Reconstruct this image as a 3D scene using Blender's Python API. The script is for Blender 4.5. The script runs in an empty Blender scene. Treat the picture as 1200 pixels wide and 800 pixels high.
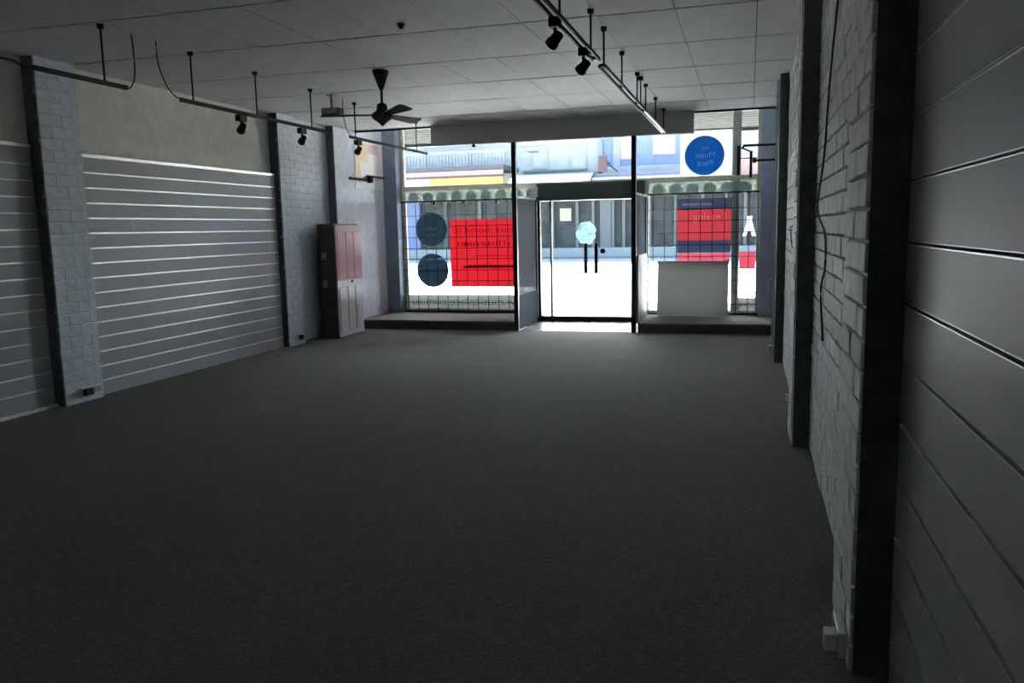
import bpy, bmesh, math, random
from mathutils import Vector, Matrix
random.seed(7)
S = bpy.context.scene
COL = S.collection
R = math.radians

# ------------------------------------------------------------------ camera
def make_camera():
    yaw, pitch, roll, h, F = -0.2829, -0.1367, -0.0203, 1.6055, 955.87
    cy, sy, cp, sp = math.cos(yaw), math.sin(yaw), math.cos(pitch), math.sin(pitch)
    f = Vector((sy*cp, cy*cp, sp)); r0 = Vector((cy, -sy, 0)); u0 = r0.cross(f)
    cr, sr = math.cos(roll), math.sin(roll)
    r = cr*r0 + sr*u0; u = -sr*r0 + cr*u0
    cam = bpy.data.cameras.new('camera'); o = bpy.data.objects.new('camera', cam); COL.objects.link(o)
    cam.sensor_fit = 'HORIZONTAL'; cam.sensor_width = 36; cam.lens = F/1200*36
    cam.clip_start = 0.02; cam.clip_end = 500
    m = Matrix((r, u, -f)).transposed().to_4x4(); m.translation = (0, 0, h)
    o.matrix_world = m
    S.camera = o
make_camera()

# ------------------------------------------------------------------ world, sun, exposure
SUN_EL, SUN_AZ = 52.0, -12.0           # the sun stands over the far side of the street
w = bpy.data.worlds.new('sky'); S.world = w; w.use_nodes = True
nt = w.node_tree; bg = nt.nodes['Background']
sky = nt.nodes.new('ShaderNodeTexSky'); sky.sky_type = 'NISHITA'; sky.sun_disc = False
sky.sun_elevation = R(SUN_EL); sky.sun_rotation = R(SUN_AZ); sky.dust_density = 2.5
nt.links.new(sky.outputs[0], bg.inputs[0]); bg.inputs[1].default_value = 0.30
sl = bpy.data.lights.new('sun', 'SUN'); sl.energy = 7.0; sl.angle = R(0.6); sl.color = (1, .97, .92)
so = bpy.data.objects.new('sun', sl); COL.objects.link(so); so.location = (0, 40, 40)
d = Vector((-math.sin(R(SUN_AZ))*math.cos(R(SUN_EL)), -math.cos(R(SUN_AZ))*math.cos(R(SUN_EL)), -math.sin(R(SUN_EL))))
so.rotation_euler = d.to_track_quat('-Z', 'Y').to_euler()
S.view_settings.view_transform = 'Standard'; S.view_settings.look = 'None'
S.view_settings.gamma = 1; S.view_settings.use_curve_mapping = False
S.view_settings.exposure = 3.65
S.cycles.max_bounces = 14; S.cycles.diffuse_bounces = 8; S.cycles.transparent_max_bounces = 16
S.cycles.caustics_reflective = False; S.cycles.caustics_refractive = False
S.cycles.sample_clamp_indirect = 6.0

# ------------------------------------------------------------------ materials
MATS = {}
def mat(name, col, rough=.6, spec=.5, metal=0, noise=0, nscale=20, bump=0, bscale=40, trans=0, stretch=None, col2=None, coat=0):
    m = bpy.data.materials.new(name); m.use_nodes = True; MATS[name] = m
    t = m.node_tree; n = t.nodes; l = t.links; b = n['Principled BSDF']
    b.inputs['Roughness'].default_value = rough; b.inputs['Metallic'].default_value = metal
    b.inputs['Specular IOR Level'].default_value = spec; b.inputs['Base Color'].default_value = (*col, 1)
    tc = n.new('ShaderNodeTexCoord')
    vec = tc.outputs['Object']
    if stretch:
        mp = n.new('ShaderNodeMapping'); mp.inputs['Scale'].default_value = stretch
        l.new(vec, mp.inputs[0]); vec = mp.outputs[0]
    if noise or col2:
        t1 = n.new('ShaderNodeTexNoise'); t1.inputs['Scale'].default_value = nscale; t1.inputs['Detail'].default_value = 5
        l.new(vec, t1.inputs['Vector'])
        rp = n.new('ShaderNodeValToRGB'); rp.color_ramp.elements[0].position = .3; rp.color_ramp.elements[1].position = .7
        c2 = col2 or tuple(min(1, c*(1+noise)) for c in col)
        c1 = col if col2 else tuple(c*(1-noise) for c in col)
        rp.color_ramp.elements[0].color = (*c1, 1); rp.color_ramp.elements[1].color = (*c2, 1)
        l.new(t1.outputs[0], rp.inputs[0]); l.new(rp.outputs[0], b.inputs['Base Color'])
    if bump:
        t2 = n.new('ShaderNodeTexNoise'); t2.inputs['Scale'].default_value = bscale; t2.inputs['Detail'].default_value = 6
        l.new(vec, t2.inputs['Vector'])
        bp = n.new('ShaderNodeBump'); bp.inputs['Strength'].default_value = bump; bp.inputs['Distance'].default_value = .01
        l.new(t2.outputs[0], bp.inputs['Height']); l.new(bp.outputs[0], b.inputs['Normal'])
    if trans:                                  # a thin sheet that daylight shines through
        out = n['Material Output']; tr = n.new('ShaderNodeBsdfTranslucent'); mx = n.new('ShaderNodeMixShader')
        tr.inputs[0].default_value = (*col, 1)
        if noise or col2: l.new(rp.outputs[0], tr.inputs[0])
        mx.inputs[0].default_value = trans
        l.new(b.outputs[0], mx.inputs[1]); l.new(tr.outputs[0], mx.inputs[2]); l.new(mx.outputs[0], out.inputs[0])
    return m
def glass(name, tint=(.93, .96, .95), refl=.06):
    m = bpy.data.materials.new(name); m.use_nodes = True; MATS[name] = m
    t = m.node_tree; n = t.nodes; l = t.links; n.remove(n['Principled BSDF']); out = n['Material Output']
    a = n.new('ShaderNodeBsdfTransparent'); a.inputs[0].default_value = (*tint, 1)
    g = n.new('ShaderNodeBsdfGlossy'); g.inputs['Roughness'].default_value = .02
    fr = n.new('ShaderNodeFresnel'); fr.inputs[0].default_value = 1.45
    mx = n.new('ShaderNodeMixShader'); l.new(fr.outputs[0], mx.inputs[0]); l.new(a.outputs[0], mx.inputs[1]); l.new(g.outputs[0], mx.inputs[2])
    l.new(mx.outputs[0], out.inputs[0])
    return m
def frosted(name, col, alpha):
    m = bpy.data.materials.new(name); m.use_nodes = True; MATS[name] = m
    t = m.node_tree; n = t.nodes; l = t.links; n.remove(n['Principled BSDF']); out = n['Material Output']
    a = n.new('ShaderNodeBsdfTransparent'); g = n.new('ShaderNodeBsdfTranslucent'); g.inputs[0].default_value = (*col, 1)
    df = n.new('ShaderNodeBsdfDiffuse'); df.inputs[0].default_value = (*col, 1)
    m1 = n.new('ShaderNodeMixShader'); m1.inputs[0].default_value = .5
    l.new(g.outputs[0], m1.inputs[1]); l.new(df.outputs[0], m1.inputs[2])
    mx = n.new('ShaderNodeMixShader'); mx.inputs[0].default_value = alpha
    l.new(a.outputs[0], mx.inputs[1]); l.new(m1.outputs[0], mx.inputs[2]); l.new(mx.outputs[0], out.inputs[0])
    return m
M = MATS
mat('carpet', (.20, .196, .166), .95, .1, noise=.35, nscale=90, bump=.8, bscale=260)
mat('ceiling_paint', (.58, .58, .565), .75, .25, noise=.04, nscale=3)
mat('ceiling_gap', (.008, .008, .008), .9, .1)
mat('render_paint', (.78, .78, .72), .8, .2, noise=.10, nscale=6, bump=.5, bscale=14)
mat('blue_paint', (.66, .70, .76), .75, .25, noise=.12, nscale=9, bump=.5, bscale=22)
mat('brick_white', (.90, .90, .87), .7, .3, noise=.10, nscale=11, bump=1.0, bscale=28)
mat('mortar_white', (.17, .17, .165), .9, .1, noise=.3, nscale=25, bump=.7, bscale=60)
mat('mortar_blue', (.60, .64, .70), .9, .1, noise=.2, nscale=25, bump=.5, bscale=60)
mat('charcoal_paint_shade', (.13, .135, .155), .7, .25, noise=.3, nscale=12, bump=.4, bscale=30)  # dark paint of the pilaster sides, with their shade put into the colour
mat('slate_paint', (.36, .42, .52), .6, .3, noise=.1, nscale=6)
mat('slate_dark', (.20, .24, .32), .7, .2, noise=.1, nscale=6)
mat('slat_laminate', (.43, .435, .455), .5, .25, noise=.03, nscale=4)
mat('slat_grey', (.46, .46, .445), .52, .3, noise=.04, nscale=3)
mat('groove_back', (.05, .05, .05), .8, .2)
mat('aluminium', (.92, .92, .92), .4, .4, metal=.5)
mat('white_trim', (.92, .92, .92), .45, .4)
mat('black_metal', (.022, .022, .025), .55, .2)
mat('track_grey', (.03, .03, .032), .65, .2)
mat('pale_metal', (.45, .44, .42), .4, .5)
mat('bulkhead_grey', (.56, .56, .55), .7, .2)
mat('cream_frame', (.52, .50, .42), .5, .3)
mat('grey_frame', (.30, .31, .31), .5, .3)
mat('dark_frame', (.015, .016, .022), .4, .4)
mat('green_frame', (.030, .045, .042), .45, .3)
mat('tile', (.25, .25, .25), .22, .5, noise=.15, nscale=5)
mat('fan_metal', (.075, .07, .062), .75, .15)
mat('cabinet_dark', (.07, .06, .05), .55, .3, noise=.3, nscale=8)
mat('cabinet_white', (.60, .60, .62), .45, .4)
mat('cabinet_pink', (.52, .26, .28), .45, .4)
mat('switch_cream', (.42, .40, .33), .4, .4)
mat('plastic_white', (.75, .75, .74), .35, .5)
mat('riser_black', (.09, .085, .085), .7, .2)
mat('side_kick_pale', (.25, .25, .25), .5, .3)
mat('bracket_black', (.010, .009, .010), .8, .1)
mat('cable_black', (.02, .02, .02), .6, .3)
mat('poster_paper', (.90, .84, .80), .5, .3, nscale=5, col2=(.80, .76, .82))
mat('poster_orange', (.80, .52, .22), .5, .3, nscale=9, col2=(.82, .68, .52)); mat('poster_pink', (.78, .40, .44), .5, .3, nscale=9, col2=(.80, .66, .66))
mat('board_grey', (.34, .34, .32), .6, .3, trans=.5)
glass('pane_glass'); frosted('side_glass', (.22, .25, .27), .88)
mat('side_kick', (.10, .11, .12), .95, .03)
frosted('frost_band', (.46, .48, .43), .97); frosted('frost_strip', (.40, .41, .38), .97)
frosted('frost_dot', (.40, .50, .50), .88)
mat('red_film', (.50, .075, .095), .4, .3, trans=.75)
mat('red_print', (.36, .02, .03), .5, .2, trans=.6)
mat('leasing_red', (.55, .15, .17), .4, .3, trans=.55)
mat('leasing_navy', (.15, .18, .25), .4, .3, trans=.5)
mat('leasing_text', (.98, .80, .80), .5, .2, trans=.6)
mat('dark_disc', (.09, .14, .18), .4, .3, trans=.5)
mat('disc_print', (.40, .46, .44), .5, .2, trans=.5)
mat('disc_print_teal', (.10, .28, .28), .5, .2, trans=.5)
mat('blue_disc', (.03, .25, .60), .4, .3, trans=.75)
mat('blue_print', (.5, .7, .95), .5, .2, trans=.7)
mat('white_sheet', (.80, .76, .70), .5, .2, trans=.7)
mat('band_text', (.12, .15, .15), .5, .2, trans=.4)
mat('teal_film', (.85, .95, .93), .4, .3, nscale=14, col2=(.16, .40, .38), trans=.6)
mat('red_square', (.6, .2, .24), .4, .3, trans=.65)
mat('white_film', (.85, .85, .85), .5, .2, trans=.7)
mat('asphalt', (.68, .68, .66), .9, .2, noise=.12, nscale=4)
mat('paving', (.14, .138, .135), .85, .2, noise=.12, nscale=3)
mat('concrete_kerb', (.4, .42, .42), .85, .2)
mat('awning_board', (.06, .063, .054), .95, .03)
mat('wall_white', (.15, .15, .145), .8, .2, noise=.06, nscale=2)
mat('wall_lilac', (.3, .25, .28), .8, .2)
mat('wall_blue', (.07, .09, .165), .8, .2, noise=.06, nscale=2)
mat('wall_pink', (.30, .17, .13), .8, .2, noise=.15, nscale=5)
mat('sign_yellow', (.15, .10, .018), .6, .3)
mat('sign_pink', (.12, .07, .075), .6, .3)
mat('sign_maroon', (.03, .012, .01), .6, .3)
mat('fascia_grey', (.02, .021, .023), .6, .3)
mat('teal_awning', (.07, .12, .11), .5, .3)
mat('shop_dark', (.018, .020, .019), .5, .12, noise=.5, nscale=2)
mat('shop_frame', (.065, .07, .072), .7, .15)
mat('riser_grey', (.13, .145, .145), .7, .15)
mat('window_dark', (.07, .075, .085), .15, .6)
mat('cream_blind', (.2, .18, .13), .6, .3)
mat('lilac_trim', (.10, .095, .12), .6, .3)

# ------------------------------------------------------------------ mesh helpers
def box(bm, x0, x1, y0, y1, z0, z1):
    v = [bm.verts.new(p) for p in ((x0,y0,z0),(x1,y0,z0),(x1,y1,z0),(x0,y1,z0),(x0,y0,z1),(x1,y0,z1),(x1,y1,z1),(x0,y1,z1))]
    for f in ((3,2,1,0),(4,5,6,7),(0,1,5,4),(1,2,6,5),(2,3,7,6),(3,0,4,7)): bm.faces.new([v[i] for i in f])
    return bm
def cyl(bm, p0, p1, r, n=10, r1=None):
    p0, p1 = Vector(p0), Vector(p1); a = (p1-p0).normalized()
    q = a.to_track_quat('Z', 'Y'); r1 = r if r1 is None else r1
    A = [bm.verts.new(p0 + q @ Vector((r*math.cos(2*math.pi*i/n), r*math.sin(2*math.pi*i/n), 0))) for i in range(n)]
    B = [bm.verts.new(p1 + q @ Vector((r1*math.cos(2*math.pi*i/n), r1*math.sin(2*math.pi*i/n), 0))) for i in range(n)]
    for i in range(n): bm.faces.new((A[i], A[(i+1)%n], B[(i+1)%n], B[i]))
    bm.faces.new(A[::-1]); bm.faces.new(B)
    return bm
def tube(bm, pts, r, n=6):
    pts = [Vector(p) for p in pts]; rings = []
    for i, p in enumerate(pts):
        t = (pts[min(i+1, len(pts)-1)] - pts[max(i-1, 0)]).normalized(); q = t.to_track_quat('Z', 'Y')
        rings.append([bm.verts.new(p + q @ Vector((r*math.cos(2*math.pi*k/n), r*math.sin(2*math.pi*k/n), 0))) for k in range(n)])
    for A, B in zip(rings, rings[1:]):
        for k in range(n): bm.faces.new((A[k], A[(k+1)%n], B[(k+1)%n], B[k]))
    bm.faces.new(rings[0][::-1]); bm.faces.new(rings[-1])
    bmesh.ops.recalc_face_normals(bm, faces=bm.faces[:])
    return bm
def smooth_pts(pts, n=6):
    pts = [Vector(p) for p in pts]; out = []
    P = [pts[0]*2-pts[1]] + pts + [pts[-1]*2-pts[-2]]
    for i in range(1, len(P)-2):
        for k in range(n):
            t = k/n; a, b, c, e = P[i-1], P[i], P[i+1], P[i+2]
            out.append(.5*((2*b)+(c-a)*t+(2*a-5*b+4*c-e)*t*t+(3*b-a-3*c+e)*t**3))
    return out + [pts[-1]]
def lathe(bm, prof, cx, cy, n=20):
    rings = []
    for r, z in prof: rings.append([bm.verts.new((cx+r*math.cos(2*math.pi*i/n), cy+r*math.sin(2*math.pi*i/n), z)) for i in range(n)])
    for A, B in zip(rings, rings[1:]):
        for i in range(n): bm.faces.new((A[i], A[(i+1)%n], B[(i+1)%n], B[i]))
    bm.faces.new(rings[0][::-1]); bm.faces.new(rings[-1])
    return bm
def disc_y(bm, cx, cz, r, y0, y1, n=40):
    return cyl(bm, (cx, y0, cz), (cx, y1, cz), r, n)
def poly_y(bm, pts, y0, y1):                   # an outline in the X-Z plane with thickness along Y
    A = [bm.verts.new((x, y0, z)) for x, z in pts]; B = [bm.verts.new((x, y1, z)) for x, z in pts]
    n = len(pts)
    bm.faces.new(A); bm.faces.new(B[::-1])
    for i in range(n): bm.faces.new((A[i], B[i], B[(i+1)%n], A[(i+1)%n]))
    bmesh.ops.recalc_face_normals(bm, faces=bm.faces[:])
    return bm
def NB(): return bmesh.new()
def wloc(o):
    v = Vector(o.location); p = o.parent
    while p: v += Vector(p.location); p = p.parent
    return v
def obj(name, bm, material, parent=None, bevel=0, smooth=False):
    if bevel:
        bmesh.ops.bevel(bm, geom=[e for e in bm.edges], offset=bevel, segments=1, affect='EDGES', clamp_overlap=True)
    me = bpy.data.meshes.new(name); bm.to_mesh(me); bm.free()
    xs = [v.co for v in me.vertices]
    o0 = Vector(((min(v.x for v in xs)+max(v.x for v in xs))/2, (min(v.y for v in xs)+max(v.y for v in xs))/2, min(v.z for v in xs)))
    me.transform(Matrix.Translation(-o0))
    if smooth:
        for p in me.polygons: p.use_smooth = True
    me.materials.append(M[material])
    o = bpy.data.objects.new(name, me); COL.objects.link(o)
    if parent: o.parent = parent; o.location = o0 - wloc(parent)
    else: o.location = o0
    return o
def bx(name, m, parent, x0, x1, y0, y1, z0, z1, bevel=0):
    return obj(name, box(NB(), min(x0,x1), max(x0,x1), min(y0,y1), max(y0,y1), min(z0,z1), max(z0,z1)), m, parent, bevel)
def thing(name, label, cat, loc, group=None):
    o = bpy.data.objects.new(name, None); COL.objects.link(o); o.location = loc; o.empty_display_size = .1
    return tag(o, label, cat, group)
def tag(o, label=None, cat=None, group=None):
    if label: o['label'] = label
    if cat: o['category'] = cat
    if group: o['group'] = group
    return o
def struct(o, label=None):
    o['kind'] = 'structure'
    if label: o['label'] = label
    return o
def estruct(name, loc, label=None):
    o = bpy.data.objects.new(name, None); COL.objects.link(o); o.location = loc
    return struct(o, label)
def copy_tree(src, loc, label=None):
    r = src.copy(); COL.objects.link(r); r.location = loc
    if label: r['label'] = label
    for ch in src.children:
        c = ch.copy(); COL.objects.link(c); c.parent = r
        for g in ch.children:
            e = g.copy(); COL.objects.link(e); e.parent = c
    return r
def text(name, body, size, material, cx, cz, y, width, parent, label=None, depth=.002):
    """lettering that reads from the street (so it is mirrored from inside the shop)"""
    cu = bpy.data.curves.new(name, 'FONT'); cu.body = body; cu.size = size; cu.align_x = 'CENTER'; cu.align_y = 'CENTER'; cu.extrude = depth/2
    cu.resolution_u = 3
    t = bpy.data.objects.new(name, cu); COL.objects.link(t)
    bpy.context.view_layer.update()
    me = bpy.data.meshes.new_from_object(t.evaluated_get(bpy.context.evaluated_depsgraph_get()))
    bpy.data.objects.remove(t); bpy.data.curves.remove(cu)
    xs = [v.co.x for v in me.vertices]; k = width/(max(xs)-min(xs)) if width else 1
    rot = Matrix(((-1,0,0),(0,0,1),(0,1,0)))       # local x -> -X, local y -> Z, local z -> Y
    rot = Matrix(((-1,0,0),(0,0,1),(0,1,0))).to_4x4()
    me.transform(Matrix.Diagonal((k, 1, 1, 1))); me.transform(rot); me.transform(Matrix.Translation((cx, y, cz)))
    o0 = Vector((cx, y, cz)); me.transform(Matrix.Translation(-o0))
    me.materials.clear(); me.materials.append(M[material]); me.name = name
    o = bpy.data.objects.new(name, me); COL.objects.link(o); o.parent = parent; o.location = o0 - wloc(parent)
    if label: o['label'] = label
    return o

# bricks: a few shared shapes, turned and shifted one by one
BRICKS = {}
def brick_meshes(m, L, Hh, D):
    key = (m, L, Hh, D)
    if key in BRICKS: return BRICKS[key]
    out = []
    for k in range(3):
        bm = box(NB(), -D/2, D/2, -L/2, L/2, -Hh/2, Hh/2)
        for v in bm.verts: v.co += Vector((random.uniform(-.001,.001), random.uniform(-.004,.004), random.uniform(-.003,.003)))
        bmesh.ops.bevel(bm, geom=[e for e in bm.edges], offset=.004, segments=1, affect='EDGES')
        me = bpy.data.meshes.new('brick'); bm.to_mesh(me); bm.free(); me.materials.append(M[m]); out.append(me)
    BRICKS[key] = out
    return out
def lay_bricks(parent, m, X, y0, y1, z0, z1, side, course=.11, pitch=.26, joint=.011, rough=None, D=.05):
    rough = rough or (.0035 if side < 0 else .001)
    """X = finished face; side = +1 when the face looks to +X, -1 when it looks to -X"""
    pl = wloc(parent); row = 0; z = z0
    while z < z1 - .02:
        hh = min(course, z1-z) - joint
        y = y0 - (pitch/2 if row % 2 else 0)
        while y < y1 - .01:
            a, b = max(y, y0), min(y+pitch, y1)
            if b-a > .04:
                L = round(b-a-joint, 3)
                me = random.choice(brick_meshes(m, L, round(hh, 3), D))
                o = bpy.data.objects.new('brick', me); COL.objects.link(o); o.parent = parent
                o.location = Vector((X - side*(D/2 - random.uniform(-rough, rough)), (a+b)/2, z+hh/2+joint/2)) - pl
                o.rotation_euler = (random.uniform(-.006,.006), random.uniform(-.02,.02), random.uniform(-.012,.012))
            y += pitch
        z += course; row += 1
def joined_bricks(parent, name, m, X, y0, y1, z0, z1, side, course=.11, pitch=.26, joint=.011, D=.05):
    bm = NB(); row = 0; z = z0
    while z < z1-.02:
        hh = min(course, z1-z)-joint; y = y0-(pitch/2 if row % 2 else 0)
        while y < y1-.01:
            a, b = max(y, y0), min(y+pitch, y1)
            if b-a > .04:
                j = random.uniform(-1, 1)*(.003 if side < 0 else .001)
                x0, x1 = (X-D+j, X+j) if side > 0 else (X+j, X+D+j)
                box(bm, x0, x1, a+joint/2, b-joint/2, z+joint/2, z+joint/2+hh)
            y += pitch
        z += course; row += 1
    o = obj(name, bm, m, parent); o['kind'] = 'stuff'
    return o

# ------------------------------------------------------------------ the setting
H = 3.26
YF = 13.85                                                    # plane of the shopfront glass
XL, XR = -6.28, .37                                           # pilaster faces left, right
struct(bx('floor', 'carpet', None, -6.7, .8, -3, 12.45, -.15, 0), 'dark grey looped carpet')
fl2 = struct(bx('floor', 'tile', None, -3.5, -1.7, 12.45, YF+.05, -.15, .004), 'shiny pale grey tile of the entry between the display stages')

ceil = struct(bx('ceiling', 'ceiling_gap', None, -6.7, .8, -3, 12.57, H+.012, H+.12), 'painted panel ceiling')
ye = [4.25, 5.455, 6.66, 7.87, 9.08, 10.28, 11.49, 12.57]
xe = [-6.5+.0]; x = .03-.61*10
while x < .6: xe.append(x); x += .61
xe.append(.8)
for a, b in zip(ye, ye[1:]):
    for c, e in zip(xe, xe[1:]):
        if e-c < .1: continue
        dz = random.uniform(-.0015, .0015)
        bx('ceiling_panel', 'ceiling_paint', ceil, c+.003, e-.003, a+.014, b-.014, H+dz, H+.011)
bx('ceiling_panel', 'ceiling_paint', ceil, -6.7, .8, -3, 4.24, H, H+.011)
struct(bx('ceiling', 'ceiling_paint', None, -6.7, .8, 12.57, YF+.1, 3.72, 3.84), 'raised ceiling over the window displays')
struct(bx('trim_1', 'ceiling_paint', None, -6.45, .5, 12.57, 12.62, H-.01, 3.72), 'step where the ceiling rises over the displays')
struct(bx('wall_back', 'render_paint', None, -6.7, .8, -3.12, -3, -.1, H+.1))

# left wall: rendered slab, three pilasters
wl = struct(bx('wall_left', 'render_paint', None, -6.75, -6.43, -3, YF+.1, -.1, 3.84), 'cream rendered wall above the slatwall')
P1 = bx('pilaster', 'charcoal_paint_shade', wl, -6.43, XL-.012, 6.2, 6.68, 0, H)
bx('painted_face', 'mortar_blue', P1, XL-.02, XL-.004, 6.2, 6.68, 0, H)
lay_bricks(P1, 'blue_paint', XL, 6.2, 6.68, 0, H, 1, joint=.003)
P2 = bx('pilaster', 'charcoal_paint_shade', wl, -6.43, XL-.012, 10.22, 10.66, 0, H)
bx('painted_face', 'mortar_blue', P2, XL-.02, XL-.004, 10.22, 10.66, 0, H)
lay_bricks(P2, 'blue_paint', XL, 10.22, 10.66, 0, H, 1, joint=.003)
bay = bx('brick_bay', 'mortar_blue', wl, -6.43, -6.414, 10.66, 11.82, 0, H)
lay_bricks(bay, 'blue_paint', -6.41, 10.66, 11.82, 0, H, 1, D=.02, joint=.003)
P3 = bx('pilaster', 'charcoal_paint_shade', wl, -6.43, XL-.012, 11.82, 11.9, 0, H)
P4 = bx('pilaster', 'mortar_blue', wl, -6.43, XL-.004, 11.9, YF+.05, 0, 3.72)
joined_bricks(P4, 'brickwork', 'blue_paint', XL, 11.82, YF, 0, H+.45, 1, joint=.003)
P5 = bx('corner_pier', 'slate_dark', wl, XL, -6.03, 13.58, YF+.1, 0, 3.72)

# right wall: slab, bay of white bricks, pilasters
wr = struct(bx('wall_right', 'render_paint', None, .56, .9, -3, YF+.1, -.1, 3.84))
Q1 = bx('pilaster', 'charcoal_paint_shade', wr, XR+.014, .56, 2.95, 3.53, 0, H)
lay_bricks(Q1, 'brick_white', XR, 2.952, 3.53, 0, H, -1, pitch=.29)
rb = bx('brick_bay', 'mortar_white', wr, .452, .56, 3.53, 6.1, 0, H)
lay_bricks(rb, 'brick_white', .444, 4.02, 6.1, 0, H, -1, D=.04)
Q2 = bx('pilaster', 'charcoal_paint_shade', wr, .334, .56, 6.1, 6.62, 0, H)
joined_bricks(Q2, 'brickwork', 'brick_white', .32, 6.1, 6.62, 0, H, -1)
rb2 = bx('brick_bay', 'mortar_white', wr, .412, .56, 6.62, 9.86, 0, H)
joined_bricks(rb2, 'brickwork', 'brick_white', .405, 6.62, 9.86, 0, H, -1, D=.04)
Q3 = bx('pilaster', 'charcoal_paint_shade', wr, .31, .56, 9.86, 10.4, 0, H)
bx('brick_bay', 'slate_paint', wr, .40, .56, 10.4, YF+.1, 0, 3.72)
bx('corner_pier', 'slate_paint', wr, .165, .42, 13.62, YF+.1, 0, 3.72)

# bulkhead and slim posts that carry it
bk = struct(bx('trim_2', 'bulkhead_grey', None, -4.885, -.80, 12.42, 12.56, 2.94, H), 'grey bulkhead beam across the ceiling above the entry')
struct(bx('trim_3', 'dark_frame', None, -3.565, -3.495, 12.42, 12.49, 0, 2.94), 'black slim post left of the entry')
struct(bx('trim_4', 'dark_frame', None, -1.705, -1.635, 12.42, 12.49, 0, 2.94), 'black slim post right of the entry')

obj('hook', cyl(NB(), (-4.2, 12.5, 2.90), (-4.2, 12.5, 2.94), .03, 10), 'black_metal', bk)
struct(bx('trim_6', 'dark_frame', None, XL, -4.89, 12.545, 12.568, H-.028, H-.002)); struct(bx('trim_7', 'dark_frame', None, -.795, .39, 12.545, 12.568, H-.028, H-.002))
tag(obj('ceiling_hook', lathe(NB(), [(.012, H-.04), (.018, H-.03), (.03, H-.006), (.03, H)], -2.72, 6.34, 10), 'track_grey'), 'tiny dark hook on the ceiling between the fan and the nearest spotlight', 'hook')

# ------------------------------------------------------------------ slatwall panels
def slatwall(name, label, X, side, y0, y1, zs, top, m, seam=None, trim=True, lip=.015, zbot=.0, shiny_back=True):
    """zs = groove heights from the bottom; strips between them"""
    t = thing(name, label, 'slatwall', (X, (y0+y1)/2, 0))
    bxx = lambda n, mm, a, b, ya, yb, za, zb, bv=0: bx(n, mm, t, X-side*a, X-side*b, ya, yb, za, zb, bv)
    bxx('backing', 'groove_back', .016, .03, y0, y1, zbot, top)
    edges = [zbot-.0] + zs + [top]
    for i, (a, b) in enumerate(zip(edges, edges[1:])):
        lo = a + (lip/2 if i else 0); hi = b - (lip/2 if i < len(edges)-2 else 0)
        parts = [(y0, y1)]
        if seam and i >= len(edges)-5: parts = [(y0, seam-.0015), (seam+.0015, y1)]
        for ya, yb in parts: bxx('slat', m, 0, .016, ya, yb, lo, hi, .0015)
    for z in zs:
        bm = NB()
        for za, zb, fr, bk_ in ((z-lip/2, z-lip/2+.0035, -.003, .014), (z+lip/2-.002, z+lip/2, .001, .014), (z-lip/2, z+lip/2, .012, .0155))[:3 if shiny_back else 2]:
            xa, xb = X-side*fr, X-side*bk_
            box(bm, min(xa, xb), max(xa, xb), y0, y1, za, zb)
        obj('groove_insert', bm, 'aluminium', t)
    if trim: bxx('top_trim', 'aluminium', -.012, .03, y0, y1, top, top+.035, .003)
    return t
zsL = [.15*k for k in range(1, 16)]
sA = slatwall('slatwall', 'light grey slatwall at the left edge of the photo before the first pilaster', -6.40, 1, 3.6, 6.19, [z+.04 for z in zsL], 2.44, 'slat_laminate', zbot=.03)
sB = slatwall('slatwall', 'wide light grey slatwall with bright grooves between two left pilasters', -6.36, 1, 6.69, 10.19, zsL, 2.4, 'slat_laminate', seam=9.1)
bx('baseboard_left', 'white_trim', None, -6.40, -6.36, 3.6, 6.19, 0, .03)
struct(bpy.data.objects['baseboard_left'])
sR = slatwall('slatwall', 'grey slatwall close up along the right edge of the photo', .5, -1, -1.2, 2.94, [.135+.2*k for k in range(0, 14)], 2.95, 'slat_grey', trim=False, lip=.014, shiny_back=False)

# ------------------------------------------------------------------ display stages
stL = thing('display_stage', 'low carpeted display stage in the left shop window', 'stage', (-4.9, 13.1, 0))
bx('stage_top', 'carpet', stL, XL+.004, -3.57, 12.40, 13.575, .125, .15); bx('riser', 'riser_black', stL, XL+.004, -3.57, 12.425, 12.46, 0, .125)
bx('stage_back', 'carpet', stL, -6.02, -3.57, 13.575, 13.79, .0, .15); bx('base', 'black_metal', stL, XL+.004, -3.57, 12.46, 13.575, .0, .125)
stR = thing('display_stage', 'low carpeted display stage in the right shop window', 'stage', (-.6, 13.1, 0))
bx('stage_top', 'carpet', stR, -1.605, .395, 12.40, 13.61, .125, .15); bx('riser', 'riser_black', stR, -1.605, .395, 12.425, 12.46, 0, .125)
bx('stage_back', 'carpet', stR, -1.605, .16, 13.61, 13.79, .0, .15); bx('base', 'black_metal', stR, -1.605, .395, 12.46, 13.61, 0, .125)

# ------------------------------------------------------------------ shopfront
def window(name, x0, x1, z0, z1, muls=(), fm='cream_frame', label=None, fw=.05):
    e = estruct(name, ((x0+x1)/2, YF, z0), label)
    bx('frame', fm, e, x0, x0+fw, YF-.03, YF+.05, z0, z1); bx('frame', fm, e, x1-fw, x1, YF-.03, YF+.05, z0, z1)
    bx('frame', fm, e, x0+fw, x1-fw, YF-.03, YF+.05, z0, z0+fw*.7); bx('frame', fm, e, x0+fw, x1-fw, YF-.03, YF+.05, z1-fw*.7, z1)
    for a, b in muls: bx('mullion', 'grey_frame', e, a, b, YF-.03, YF+.05, z0+fw*.7, z1-fw*.7)
    bx('pane', 'pane_glass', e, x0+fw, x1-fw, YF+.008, YF+.016, z0+fw*.7, z1-fw*.7)
    return e
bx_sill = bx('baseboard_front', 'dark_frame', None, -6.03, -3.5, YF-.05, YF+.1, 0, .17); struct(bx_sill)
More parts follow.
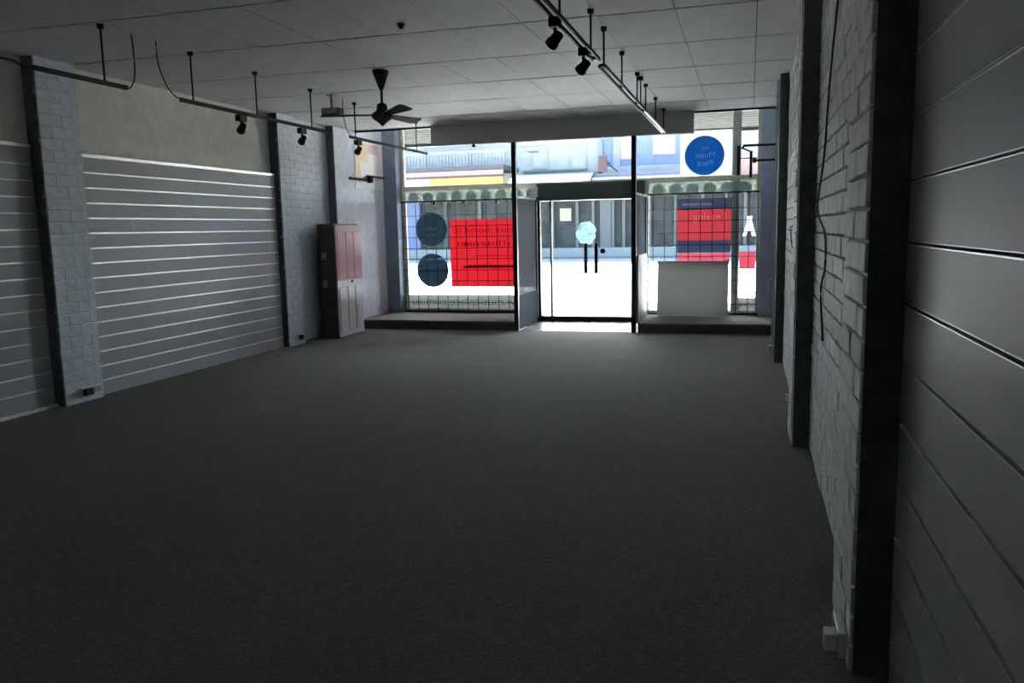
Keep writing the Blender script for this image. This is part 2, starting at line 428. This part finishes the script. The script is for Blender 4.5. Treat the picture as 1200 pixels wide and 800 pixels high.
bx_sill = bx('baseboard_front', 'dark_frame', None, -1.66, .165, YF-.05, YF+.1, 0, .17); struct(bx_sill)
W1 = window('window_1', -6.03, -3.5, .17, 2.36, label='left display window behind the grille')
W2 = window('window_2', -1.66, .165, .17, 2.36, muls=((-.27, -.15),), label='right display window behind the grille')
W3 = window('window_3', -6.03, .165, 2.36, 3.66, muls=((-.27, -.14),), label='wide upper window above the display windows and doors')
struct(bx('wall_front', 'slate_paint', None, -6.7, .8, YF-.02, YF+.14, 3.66, 5.2))
hd = struct(bx('trim_5', 'green_frame', None, -3.5, -1.66, 13.70, YF+.08, 2.07, 2.36), 'dark green header box above the entry doors')
bx('header_bracket', 'pale_metal', hd, -3.52, -3.46, 13.62, 13.69, 2.14, 2.32)
D1 = estruct('door_1', (-2.58, YF, 0), 'double glass entry door')
bx('jamb', 'dark_frame', D1, -3.55, -3.47, YF-.04, YF+.06, 0, 2.07); bx('jamb', 'dark_frame', D1, -1.70, -1.62, YF-.04, YF+.06, 0, 2.07)
bx('threshold', 'dark_frame', D1, -3.47, -1.70, YF-.04, YF+.06, 0, .09)
bx('side_frame', 'grey_frame', D1, -3.30, -3.265, YF-.03, YF+.04, .09, 2.07); bx('side_pane', 'pane_glass', D1, -3.47, -3.30, YF+.005, YF+.012, .09, 2.07)
for a, b in ((-3.265, -2.585), (-2.575, -1.70)):
    lf = bx('door_leaf', 'pane_glass', D1, a, b, YF+.004, YF+.014, .095, 2.068)
    hx = b-.085 if a < -3 else a+.085
    bm = NB(); cyl(bm, (hx, YF-.05, .83), (hx, YF-.05, 1.34), .032, 10)
    for z in (.90, 1.27): cyl(bm, (hx, YF-.05, z), (hx, YF+.004, z), .012, 8)
    obj('handle', bm, 'black_metal', lf)
obj('lock', cyl(NB(), (-2.38, YF-.03, 1.21), (-2.38, YF+.004, 1.21), .045, 16), 'black_metal', D1)

# porch side screens between the slim posts and the door
def side_screen(name, x, label, kick):
    t = thing(name, label, 'glass screen', (x, 13.15, 0))
    bx('rail', 'pale_metal', t, x-.02, x+.02, 12.49, 13.80, 2.09, 2.12)
    bx('stile', 'dark_frame', t, x-.025, x+.025, 13.72, 13.805, .0, 2.09)
    bx('pane', 'side_glass', t, x-.004, x+.004, 12.49, 13.72, kick, 2.09)
    return t
s1 = side_screen('side_screen', -3.53, 'glass porch screen left of the entry doors', .55)
bx('kick_panel', 'side_kick', s1, -3.545, -3.515, 12.49, 13.72, .0, .55)
s2 = side_screen('side_screen', -1.655, 'glass porch screen right of the entry doors', .15)
bm = NB(); pts = [(12.52, .15), (13.70, .15), (13.70, 1.05)] + [(13.58+.12*math.cos(a), 1.05+.12*math.sin(a)) for a in [R(k) for k in range(15, 91, 15)]] + [(12.64-.12*math.sin(a), 1.05+.12*math.cos(a)) for a in [R(k) for k in range(0, 91, 15)]]
A = [bm.verts.new((-1.648, y, z)) for y, z in pts]; B = [bm.verts.new((-1.612, y, z)) for y, z in pts]
bm.faces.new(A); bm.faces.new(B[::-1])
for i in range(len(pts)): bm.faces.new((A[i], B[i], B[(i+1)%len(pts)], A[(i+1)%len(pts)]))
bmesh.ops.recalc_face_normals(bm, faces=bm.faces[:])
obj('kick_panel', bm, 'side_kick_pale', s2)

# security grilles hanging inside the display windows
def grille(label, x0, x1, xs0):
    g = thing('security_grille', label, 'grille', ((x0+x1)/2, 13.7, .16))
    bx('top_rail', 'black_metal', g, x0, x1, 13.68, 13.71, 2.105, 2.135)
    x = xs0
    while x < x1:
        obj('bar', cyl(NB(), (x, 13.70, .17), (x, 13.70, 2.11), .0065, 5), 'black_metal', g); x += .19
    z = .33
    while z < 2.05:
        obj('bar', cyl(NB(), (x0, 13.688, z), (x1, 13.688, z), .0065, 5), 'black_metal', g); z += .193
    bx('bottom_rail', 'black_metal', g, x0, x1, 13.685, 13.705, .15, .175)
    return g
gL = grille('black wire security grille behind the left shop window', -6.0, -3.56, -5.92)
for xx in (-5.36, -4.80, -4.2): bx('hook', 'black_metal', gL, xx-.025, xx+.025, 13.66, 13.70, 2.06, 2.12)
gR = grille('black wire security grille behind the right shop window', -1.60, .15, -1.52)

# ------------------------------------------------------------------ stickers and signs on the glass (lettering reads from the street)
YS = YF-.006
def band(label, x0, x1, z0, z1): return tag(bx('window_band', 'frost_band' if z0 > 1 else 'frost_strip', None, x0, x1, YS, YS+.004, z0, z1), label, 'window sticker')
b1 = band('frosted band with dark dots across the left window', -5.98, -3.55, 2.13, 2.335)
b2 = band('frosted band with dark dots across the right window', -1.61, .115, 2.13, 2.335)
for b, x0, x1 in ((b1, -5.82, -3.56), (b2, -1.45, .1)):
    x = x0
    while x < x1:
        bm = NB(); pts = [(x+.1*math.cos(R(a)), 2.195+.1*math.sin(R(a))) for a in range(-30, 211, 15)]
        poly_y(bm, pts, YS-.004, YS-.001); obj('dot', bm, 'frost_dot', b); x += .275
b3 = band('frosted strip with web address low on the left window', -5.98, -3.55, .205, .455)
text('lettering', 'www.musicplace.com.au', .18, 'band_text', -4.76, .33, YS-.003, 2.3, b3)
b4 = band('frosted strip with web address low on the right window', -.15, .115, .205, .42)
text('lettering', 'www', .15, 'band_text', -.02, .32, YS-.003, .24, b4)

red = tag(bx('red_poster', 'red_film', None, -5.14, -3.60, YS-.002, YS+.002, .60, 1.79), 'large plain red poster on the left window', 'poster')
text('lettering', 'have moved to', .17, 'red_print', -4.52, 1.60, YS-.005, 1.12, red)
bm = NB(); x = -5.0
while x < -3.7:
    hh = random.uniform(.05, .10); box(bm, x, x+.03, YS-.006, YS-.003, 1.32, 1.32+hh); x += random.uniform(.045, .09)
obj('lettering', bm, 'red_print', red)
bx('underline', 'red_print', red, -4.90, -3.62, YS-.006, YS-.003, .935, .985); bx('underline', 'red_print', red, -4.7, -3.62, YS-.006, YS-.003, 1.14, 1.155)

def round_sign(name, label, x, z, r, m): return tag(obj(name, disc_y(NB(), x, z, r, YS-.002, YS+.002), m), label, 'sign')
d1 = round_sign('round_sticker', 'upper dark blue round sticker left of the red poster', -5.49, 1.63, .305, 'dark_disc')
for s, z, wd in (('Music', 1.66, .33), ('Place', 1.54, .24)): text('lettering', s, .13, 'disc_print', -5.46, z, YS-.005, wd, d1)
d2 = round_sign('round_sticker', 'lower dark blue round sticker left of the red poster', -5.49, .895, .305, 'dark_disc')
bx('printed_line', 'disc_print_teal', d2, -5.70, -5.29, YS-.006, YS-.003, .86, .90)

sh = tag(bx('blue_logo_sign', 'white_sheet', None, -1.10, -.285, YS-.004, YS+.001, 2.34, 3.12), 'white sheet with blue round Music Place logo high on the right window', 'sign')
obj('blue_disc', disc_y(NB(), -.715, 2.725, .315, YS-.008, YS-.005), 'blue_disc', sh)
for s, z, wd, sz in (('the', 2.84, .10, .07), ('Music', 2.73, .31, .13), ('Place', 2.60, .24, .13)): text('lettering', s, sz, 'blue_print', -.70, z, YS-.010, wd, sh)

ls = thing('leasing_board', 'red and navy leasing board on the right window', 'sign', (-.71, YS, 1.1))
bx('top_band', 'leasing_navy', ls, -1.14, -.28, YS-.004, YS, 1.86, 2.04); bx('red_field', 'leasing_red', ls, -1.14, -.28, YS-.004, YS, 1.36, 1.86)
bx('bottom_band', 'leasing_navy', ls, -1.14, -.28, YS-.004, YS, 1.16, 1.36)
text('lettering', 'Leasing', .17, 'leasing_text', -.62, 1.74, YS-.007, .52, ls)
bx('printed_line', 'leasing_text', ls, -1.06, -.58, YS-.008, YS-.005, 1.93, 1.965)
tag(bx('red_sticker', 'red_square', None, -1.13, -.30, YS-.004, YS, 1.03, 1.15), 'thin red strip sticker under the leasing board', 'window sticker')
tag(bx('red_sticker', 'red_square', None, -.145, .112, YS-.004, YS, .89, 1.17), 'small square red sticker at the right end of the window', 'window sticker')
bm = NB(); poly_y(bm, [(-.10,1.42),(-.03,1.66),(.045,1.66),(.112,1.42),(.05,1.42),(.03,1.50),(-.02,1.50),(-.045,1.42)], YS-.004, YS)
wa = tag(obj('white_emblem', bm, 'white_film'), 'white emblem shaped like a letter A on the right window', 'window sticker')
obj('emblem_cap', poly_y(NB(), [(-.03,1.655),(.045,1.655),(.05,1.74),(-.035,1.74)], YS-.004, YS), 'white_film', wa)
bm = NB(); n = 26
poly_y(bm, [(-2.66+(.165+random.uniform(-.02,.025))*math.cos(2*math.pi*i/n), 1.52+(.205+random.uniform(-.03,.02))*math.sin(2*math.pi*i/n)) for i in range(n)], YF-.002, YF+.002)
tag(obj('teal_sticker', bm, 'teal_film'), 'ragged teal and white sticker on the glass doors above the handles', 'window sticker')

# grey board leaning on the right stage
bd = thing('display_board', 'blank grey board leaning on the right display stage', 'board', (-.865, 13.5, .15))
bm = NB(); box(bm, -1.43, -.30, 13.47, 13.49, .0, .885); bmesh.ops.rotate(bm, verts=bm.verts, cent=(0, 13.48, 0), matrix=Matrix.Rotation(R(-9), 3, 'X'))
bmesh.ops.translate(bm, verts=bm.verts, vec=(0, 0, .155)); obj('panel', bm, 'board_grey', bd)
bm = NB(); box(bm, -1.44, -.29, 13.465, 13.495, .86, .89); bmesh.ops.rotate(bm, verts=bm.verts, cent=(0, 13.48, 0), matrix=Matrix.Rotation(R(-9), 3, 'X'))
bmesh.ops.translate(bm, verts=bm.verts, vec=(0, 0, .155)); obj('top_edge', bm, 'pale_metal', bd)

# ------------------------------------------------------------------ ceiling fan, hanging box
FX, FY = -3.70, 8.05
fan = thing('ceiling_fan', 'dark three blade ceiling fan on a long stem', 'ceiling fan', (FX, FY, 2.7))
obj('canopy', lathe(NB(), [(.012, 3.06), (.03, 3.09), (.085, 3.245), (.085, H)], FX, FY), 'fan_metal', fan, smooth=True)
obj('stem', cyl(NB(), (FX, FY, 2.9), (FX, FY, 3.08), .014, 10), 'fan_metal', fan)
obj('motor', lathe(NB(), [(.01, 2.70), (.03, 2.725), (.10, 2.775), (.115, 2.80), (.10, 2.83), (.06, 2.855), (.05, 2.92), (.02, 2.935)], FX, FY), 'fan_metal', fan, smooth=True)
for a in (197, -43, 77):
    bm = NB()
    A = [(.10, -.03), (.18, -.045), (.60, -.075), (.64, -.05), (.64, .05), (.60, .075), (.18, .045), (.10, .03)]
    t_ = [bm.verts.new((u_, v_, .006)) for u_, v_ in A]; b_ = [bm.verts.new((u_, v_, 0)) for u_, v_ in A]
    bm.faces.new(t_); bm.faces.new(b_[::-1])
    for i in range(8): bm.faces.new((b_[i], b_[(i+1)%8], t_[(i+1)%8], t_[i]))
    bmesh.ops.recalc_face_normals(bm, faces=bm.faces[:])
    bmesh.ops.rotate(bm, verts=bm.verts, cent=(0,0,0), matrix=Matrix.Rotation(R(-16), 3, 'X'))
    bmesh.ops.rotate(bm, verts=bm.verts, cent=(0,0,0), matrix=Matrix.Rotation(R(a), 3, 'Z'))
    bmesh.ops.translate(bm, verts=bm.verts, vec=(FX, FY, 2.81))
    obj('blade', bm, 'fan_metal', fan)
hb = thing('hanging_box', 'small grey box hanging from the ceiling on a short stem left of the fan', 'hanging light', (-4.88, 9.2, 3.0))
bx('stem', 'pale_metal', hb, -4.90, -4.865, 9.18, 9.21, 3.09, H); bx('ceiling_plate', 'pale_metal', hb, -4.93, -4.835, 9.15, 9.24, H-.015, H)
bx('housing', 'fan_metal', hb, -4.995, -4.765, 9.12, 9.27, 3.02, 3.10, .008)
bx('lens', 'switch_cream', hb, -4.98, -4.78, 9.112, 9.122, 3.03, 3.09)

# ------------------------------------------------------------------ lighting tracks
def track(label, x, z, y0, y1, rods, m='track_grey', wide=.028, twin=False):
    t = thing('lighting_track', label, 'lighting track', (x, (y0+y1)/2, z-.02))
    if twin:
        for sx in (-1, 1): bx('rail', m, t, x+sx*.027-.007, x+sx*.027+.007, y0, y1, z-.012, z+.012)
        for y in list(rods)+[y0+.03, y1-.03]: bx('spacer', m, t, x-.02, x+.02, y-.02, y+.02, z-.004, z+.021)
    bm = NB(); box(bm, x-wide/2, x-wide/2+.008, y0, y1, z-.013, z+.02); box(bm, x+wide/2-.008, x+wide/2, y0, y1, z-.013, z+.02); box(bm, x-wide/2+.008, x+wide/2-.008, y0, y1, z+.008, z+.02)
    if twin: bm.free()
    else: obj('rail', bm, m, t)
    for y in rods:
        rd = obj('rod', cyl(NB(), (x, y, z+.02), (x, y, H-.02), .0085, 6), 'black_metal', t)
        obj('ceiling_rose', cyl(NB(), (x, y, H-.035), (x, y, H), .022, 10, .028), 'black_metal', rd)
    return t
LX, LZ = -4.91, 2.81
tA = track('dark lighting track at the left with one rod, nearest the first pilaster', LX, LZ, 4.84, 5.76, (5.52,))
tB = track('dark lighting track with four rods above the wide left slatwall', LX, LZ, 6.42, 9.15, (6.6, 7.62, 8.73))
tC = track('short dark lighting track on the left running to the shop window', LX, LZ, 9.68, 12.3, (9.84, 11.88))
tB['label'] = 'dark lighting track with three rods above the wide left slatwall'
RX, RZ = -1.195, 2.93
tD = track('near dark lighting track at the top centre with two spotlights', RX, RZ, 3.9, 6.68, (5.36, 6.45), twin=True)
tE = track('middle dark lighting track on the right with no spotlights', RX, RZ, 6.95, 9.82, (7.04, 8.06, 9.18), twin=True)
tF = track('far pale lighting track ending before the grey bulkhead', RX, RZ, 9.86, 12.1, (9.95, 11.0, 12.06), 'pale_metal', .06)
def cable(label, pts, r=.006, m='cable_black', name='power_cable'):
    return tag(obj(name, tube(NB(), smooth_pts(pts), r), m, smooth=True), label, 'cable')
cable('black cable dropping from the ceiling to the end of the short left track', [(LX, 5.86, H), (LX, 5.87, 3.1), (LX, 5.86, 2.92), (LX, 5.80, 2.82), (LX, 5.74, 2.83)])
cable('black cable curving from the ceiling to the near end of the three rod track', [(LX, 6.15, H), (LX, 6.16, 3.08), (LX, 6.24, 2.92), (LX, 6.36, 2.83), (LX, 6.45, 2.83)])
cable('thin black cable from the ceiling to the track near the window', [(LX, 9.52, H), (LX, 9.53, 3.05), (LX, 9.60, 2.9), (LX, 9.70, 2.83)], .005)
cable('thin black looped cable between the right hand tracks', [(RX, 9.45, H), (RX+.005, 9.45, 3.15), (RX, 9.47, 3.0), (RX, 9.52, 2.955)], .008)

lp_ = bpy.data.objects['power_cable.003']; obj('ceiling_cap', cyl(NB(), (RX, 9.45, H-.04), (RX, 9.45, H), .035, 12), 'black_metal', lp_)
cable('black cable at the far left leading to the nearest left track', [(LX, 4.3, 2.86), (LX, 4.5, 2.83), (LX, 4.66, 2.83), (LX, 4.78, 2.80), (LX, 4.86, 2.80)], .008)

def spotlight_proto():
    t = thing('spotlight', 'black spotlight', 'spotlight', (0, 0, 0), 'black track spotlights')
    bx('adapter', 'black_metal', t, -.03, .03, -.06, .06, -.06, 0, .004)
    y = obj('yoke', cyl(NB(), (0, .0, -.06), (.0, .0, -.10), .012, 8), 'track_grey', t)
    bm = NB(); p0, p1 = Vector((.03, -.015, -.10)), Vector((-.035, .03, -.152))
    q = p1-p0
    cyl(bm, p0, p0+q*.75, .032, 14, .038); cyl(bm, p0+q*.75, p1, .043, 14)
    obj('lamp_head', bm, 'black_metal', t)
    return t
SP = [(RX, 5.22, RZ-.02, 'nearest black spotlight on the track at the top centre'), (RX, 6.15, RZ-.02, 'black spotlight at the far end of the top centre track'),
      (LX, 7.33, LZ-.02, 'first black spotlight on the left track above the slatwall'), (LX, 8.50, LZ-.02, 'second black spotlight on the left track in front of a brick pilaster'), (LX, 9.90, LZ-.02, 'black spotlight on the left track beside the wall poster')]
proto = spotlight_proto()
for i, (x, y, z, lb) in enumerate(SP):
    if i == 0: proto.location = (x, y, z); proto['label'] = lb
    else: copy_tree(proto, (x, y, z), lb)

# ------------------------------------------------------------------ cabinet by the left wall
cb = thing('meter_cabinet', 'tall narrow cabinet with dark side and pink and white panelled door', 'cabinet', (-6.12, 11.55, 0))
bx('body', 'cabinet_dark', cb, -6.27, -6.0, 11.13, 11.97, 0, 1.74, .004)
dr = bx('door', 'cabinet_white', cb, -5.995, -5.972, 11.15, 11.97, .02, 1.72, .002)
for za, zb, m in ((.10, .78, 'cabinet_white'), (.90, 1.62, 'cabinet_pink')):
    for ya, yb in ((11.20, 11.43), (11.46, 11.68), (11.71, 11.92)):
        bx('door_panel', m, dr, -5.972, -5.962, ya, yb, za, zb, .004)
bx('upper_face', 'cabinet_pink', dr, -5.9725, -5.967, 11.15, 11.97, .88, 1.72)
obj('knob', cyl(NB(), (-5.972, 11.60, .85), (-5.945, 11.60, .85), .016, 10), 'black_metal', dr)
for z in (1.25, .83):
    sw = bx('switch_plate', 'switch_cream', cb, -6.21, -6.13, 11.12, 11.131, z-.05, z+.07); bx('switch', 'plastic_white', sw, -6.185, -6.155, 11.113, 11.121, z-.01, z+.025)

# poster, bracket on the far left wall
wp = tag(bx('wall_poster', 'poster_paper', None, XL+.004, XL+.009, 12.50, 13.57, 2.34, 3.14), 'pale poster with orange and pink print high on the far left wall', 'poster')
bx('printed_area', 'poster_orange', wp, XL+.009, XL+.011, 12.54, 12.98, 2.78, 3.09); bx('printed_area', 'poster_pink', wp, XL+.009, XL+.011, 12.99, 13.42, 2.93, 3.09); bx('printed_area', 'poster_orange', wp, XL+.009, XL+.011, 12.53, 12.68, 2.42, 2.78)
bx('printed_line', 'poster_pink', wp, XL+.009, XL+.0105, 12.60, 13.45, 2.50, 2.515)
br = thing('wall_bracket', 'black swivel wall bracket in front of the left poster', 'bracket', (-6.2, 12.8, 2.48))
bx('arm', 'bracket_black', br, XL+.01, XL+.04, 12.25, 12.95, 2.46, 2.50); bx('joint', 'bracket_black', br, XL+.005, XL+.07, 12.93, 13.03, 2.44, 2.55); bx('arm', 'bracket_black', br, XL+.04, XL+.07, 12.85, 13.5, 2.53, 2.56)

# bracket by the right window
b5 = thing('wall_bracket', 'black tubular bracket arms on the right wall by the window', 'bracket', (.2, 12.6, 2.3))
for z, xa in ((2.74, -.10), (2.525, .06)): obj('arm', cyl(NB(), (xa, 12.6, z), (.40, 12.6, z), .018, 8), 'black_metal', b5)
for xx, za, zb in ((-.165, 2.32, 2.74), (.01, 2.28, 2.66)): bx('upright', 'black_metal', b5, xx-.02, xx+.02, 12.58, 12.62, za, zb)
obj('link', tube(NB(), [(-.165, 12.6, 2.72), (-.10, 12.6, 2.70), (.01, 12.6, 2.65)], .012), 'black_metal', b5)
obj('link', cyl(NB(), (-.165, 12.59, 2.56), (.10, 12.59, 2.56), .009, 6), 'black_metal', b5)
obj('link', tube(NB(), [(-.10, 12.6, 2.74), (-.10, 12.6, 2.70)], .016), 'black_metal', b5)
obj('joint', cyl(NB(), (.06, 12.6, 2.49), (.06, 12.6, 2.555), .028, 10), 'black_metal', b5)

# conduit, outlets and cables
cd = thing('conduit', 'white conduit pipe down the far right wall with a floor box', 'conduit', (.29, 10.2, 0))
obj('pipe', cyl(NB(), (.295, 10.35, .12), (.295, 10.35, H), .011, 8), 'plastic_white', cd)
bx('junction_box', 'plastic_white', cd, .26, .31, 10.28, 10.40, .05, .14, .004)
obj('loop', tube(NB(), smooth_pts([(.29, 10.35, .95), (.25, 10.32, .93), (.235, 10.30, .75), (.25, 10.32, .58), (.29, 10.35, .55)]), .005), 'plastic_white', cd)
def outlet(label, x, y, z, side, ln=.2, plug=None):
    t = thing('power_outlet', label, 'power outlet', (x, y, z))
    bx('plate', 'plastic_white', t, x, x+side*.03, y-ln/2, y+ln/2, z, z+.10, .004)
    if plug: bx('plug', plug, t, x+side*.03, x+side*.075, y-ln*.45, y-ln*.1, z+.02, z+.085, .004)
    bx('socket', 'switch_cream', t, x+side*.03, x+side*.033, y+ln*.08, y+ln*.4, z+.025, z+.08)
    return t
outlet('white power outlet with a black plug at the foot of the first left pilaster', XL, 6.51, .05, 1, .28, 'black_metal')
outlet('small white power outlet low on the second left pilaster', XL, 10.5, .06, 1, .16, 'black_metal')
outlet('white power outlet box low on the near right brick pilaster', XR, 3.12, .02, -1, .2, 'plastic_white')
outlet('tiny white power outlet low on the right wall past the second pilaster', .405, 7.4, .05, -1, .16, 'plastic_white')
cable('black cable trailing down the white brick bay on the right', [(.434, 4.75, 2.9), (.434, 4.87, 2.78), (.434, 5.19, 2.44), (.434, 5.43, 2.02), (.434, 5.80, 1.76), (.432, 5.72, 1.66), (.432, 5.2, 1.54), (.430, 5.08, 1.36), (.434, 5.37, 1.19), (.434, 5.14, .91)], .006)
cable('thin dark cable across the far right wall beside the second pilaster', [(.395, 7.3, 1.9), (.39, 8.0, 1.6), (.395, 8.6, 1.55), (.395, 7.6, 1.2)], .006)

# ------------------------------------------------------------------ outside: awning, street, shops opposite
struct(bx('footpath', 'paving', None, -40, 30, YF+.1, 17.2, -.12, 0), 'sunlit footpath outside the shop')
struct(bx('kerb', 'concrete_kerb', None, -40, 30, 17.2, 17.45, -.14, -.01))
struct(bx('road', 'asphalt', None, -60, 50, 17.45, 41.6, -.3, -.14), 'sunlit street')
struct(bx('footpath', 'paving', None, -60, 50, 41.6, 45.2, -.3, 0), 'footpath across the street')
aw = thing('street_awning', 'cream boarded awning over the footpath outside', 'awning', (-3, 15.2, 3.4))
for k in range(10):
    y = 14.0+.24*k; bx('awning_board', 'awning_board', aw, -12, 6, y, y+.234, 3.50-.008*k, 3.53-.008*k)
bx('fascia', 'awning_board', aw, -12, 6, 16.40, 16.45, 3.36, 3.75); bx('roof_sheet', 'fascia_grey', aw, -12, 6, 13.99, 16.4, 3.56, 3.6)

Z = 45.0
def building(label, x0, x1, h, m):
    b = thing('shop_building', label, 'building', ((x0+x1)/2, Z, 0))
    bx('wall', m, b, x0, x1, Z, Z+6, 3.7, h); bx('shopfront', 'shop_dark', b, x0, x1, Z+.3, Z+6, .5, 3.7); bx('stall_riser', 'riser_grey', b, x0, x1, Z+.1, Z+6, 0, .5)
    return b
def opp_window(b, x0, x1, z0, z1, glassm='window_dark', fm='wall_white'):
    f = bx('window_frame', fm, b, x0-.1, x1+.1, Z-.08, Z+.02, z0-.1, z1+.1); bx('pane', glassm, f, x0, x1, Z-.10, Z-.08, z0, z1)
def mullions(b, xs): 
    for x in xs: bx('mullion', 'shop_frame', b, x-.08, x+.08, Z+.1, Z+.3, .5, 3.7)
bA = building('pale building with yellow shop sign and awning across the street', -40, -12.4, 6.4, 'wall_white')
for x in (-38, -34.5, -31, -27.5, -24.3, -21.5, -18.6, -15.9, -13.9): opp_window(bA, x-.5, x+.5, 5.2, 6.1)
for k in range(60): bx('baluster', 'wall_white', bA, -24.0+.19*k, -23.94+.19*k, 43.0, 43.06, 4.95, 5.75)
bx('balcony_rail', 'wall_white', bA, -26, -12.6, 42.95, 43.1, 5.75, 5.87)
awA = bx('shop_awning', 'fascia_grey', bA, -40, -12.5, 42, Z, 4.74, 5.0); bx('sign_strip', 'sign_pink', awA, -40, -12.5, 41.93, 42.1, 4.5, 4.74); bx('sign_edge', 'sign_maroon', awA, -40, -12.5, 41.95, 42.1, 4.38, 4.5)
bx('yellow_sign', 'sign_yellow', awA, -16.6, -12.5, 41.9, 42.1, 3.62, 4.38); bx('white_sign', 'wall_white', awA, -40, -16.6, 41.9, 42.1, 3.55, 4.38)
bx('shop_panel', 'wall_blue', bA, -19.6, -18.6, Z+.05, Z+.3, .5, 3.3)
mullions(bA, [-38+2.1*k for k in range(12)])
bB = building('white building with teal awning across the street', -12.4, -7.9, 6.2, 'wall_white')
bx('parapet', 'wall_lilac', bB, -12.4, -7.9, Z-.15, Z+6, 6.2, 6.7)
opp_window(bB, -11.6, -10.9, 5.0, 5.9); opp_window(bB, -9.4, -8.7, 4.9, 5.9)
bx('string_course', 'shop_frame', bB, -12.2, -8.6, Z-.12, Z, 4.72, 4.82)
bm = NB(); prof = [(Z, 4.6), (43.6, 4.5), (42.6, 4.25), (42.1, 3.95), (42.1, 3.75), (42.2, 3.75), (42.3, 3.9), (Z, 4.3)]
A = [bm.verts.new((-12.3, y, z)) for y, z in prof]; B = [bm.verts.new((-7.95, y, z)) for y, z in prof]
bm.faces.new(A); bm.faces.new(B[::-1])
for i in range(8): bm.faces.new((A[i], B[i], B[(i+1)%8], A[(i+1)%8]))
bmesh.ops.recalc_face_normals(bm, faces=bm.faces[:]); obj('shop_awning', bm, 'teal_awning', bB)
mullions(bB, (-11.9, -10.6, -9.2, -8.3)); bx('lit_window', 'cream_blind', bB, -10.2, -9.55, Z+.2, Z+.3, 2.0, 2.7)
bC = building('blue building with white bands across the street', -7.9, -.9, 8.2, 'wall_blue')
bx('strip_pier', 'lilac_trim', bC, -7.15, -6.75, Z-.12, Z, 3.1, 8.2); bx('strip_pier', 'wall_blue', bC, -7.9, -7.7, Z-.2, Z, 3.1, 8.2)
opp_window(bC, -6.75+.1, -6.0, 5.3, 6.6, 'cream_blind'); opp_window(bC, -4.95, -3.9, 5.45, 6.5, 'cream_blind', 'lilac_trim'); opp_window(bC, -2.6, -1.6, 5.45, 6.5, 'cream_blind', 'lilac_trim')
bx('white_band', 'wall_white', bC, -7.9, -.9, Z-.2, Z, 4.45, 4.85); bx('lower_band', 'lilac_trim', bC, -7.9, -.9, 43.4, Z, 4.18, 4.42); bx('white_band', 'wall_white', bC, -7.9, -.9, 42.8, Z, 3.95, 4.18); bx('shop_awning', 'shop_frame', bC, -7.9, -.9, 42.6, Z, 3.62, 3.95)
mullions(bC, (-7.2, -6.6, -5.2, -3.8, -2.4, -1.2)); bx('shop_column', 'shop_frame', bC, -7.9, -7.3, Z+.05, Z+.3, .5, 3.1)
bD = building('pink brick building with white top at the right across the street', -.9, 12, 5.1, 'wall_pink')
bx('upper_wall', 'wall_white', bD, -.9, 12, Z, Z+6, 5.1, 7.2); bx('shop_awning', 'fascia_grey', bD, -.9, 12, 42.5, Z, 3.5, 3.9)
for x in (1.2, 4, 7): opp_window(bD, x, x+.9, 5.4, 6.6)
mullions(bD, (-.2, 1.4, 3, 4.6))
sg = thing('hanging_sign', 'dark upright sign projecting between white and blue buildings across the street', 'sign', (-7.3, 43.5, 4.44))
bx('sign_panel', 'sign_maroon', sg, -7.52, -7.08, 42.5, 42.62, 4.44, 5.25); bx('bracket_arm', 'fascia_grey', sg, -7.33, -7.27, 42.62, 44.8, 5.0, 5.06); obj('stay', cyl(NB(), (-7.2, 42.6, 4.95), (-6.9, 44.79, 4.6), .03, 6), 'fascia_grey', sg)
pl = thing('street_lamp', 'grey street lamp with curved arm across the street', 'street lamp', (-11.0, 41.8, 0))
obj('pole', cyl(NB(), (-11.9, 41.8, 0), (-11.9, 41.8, 5.1), .09, 10), 'shop_frame', pl); obj('arm', tube(NB(), smooth_pts([(-11.9, 41.8, 5.0), (-11.8, 41.8, 5.3), (-11.3, 41.8, 5.55), (-10.8, 41.8, 5.6)]), .06), 'shop_frame', pl)
bx('lamp_head', 'fascia_grey', pl, -11.0, -10.5, 41.7, 41.9, 5.5, 5.62, .02)
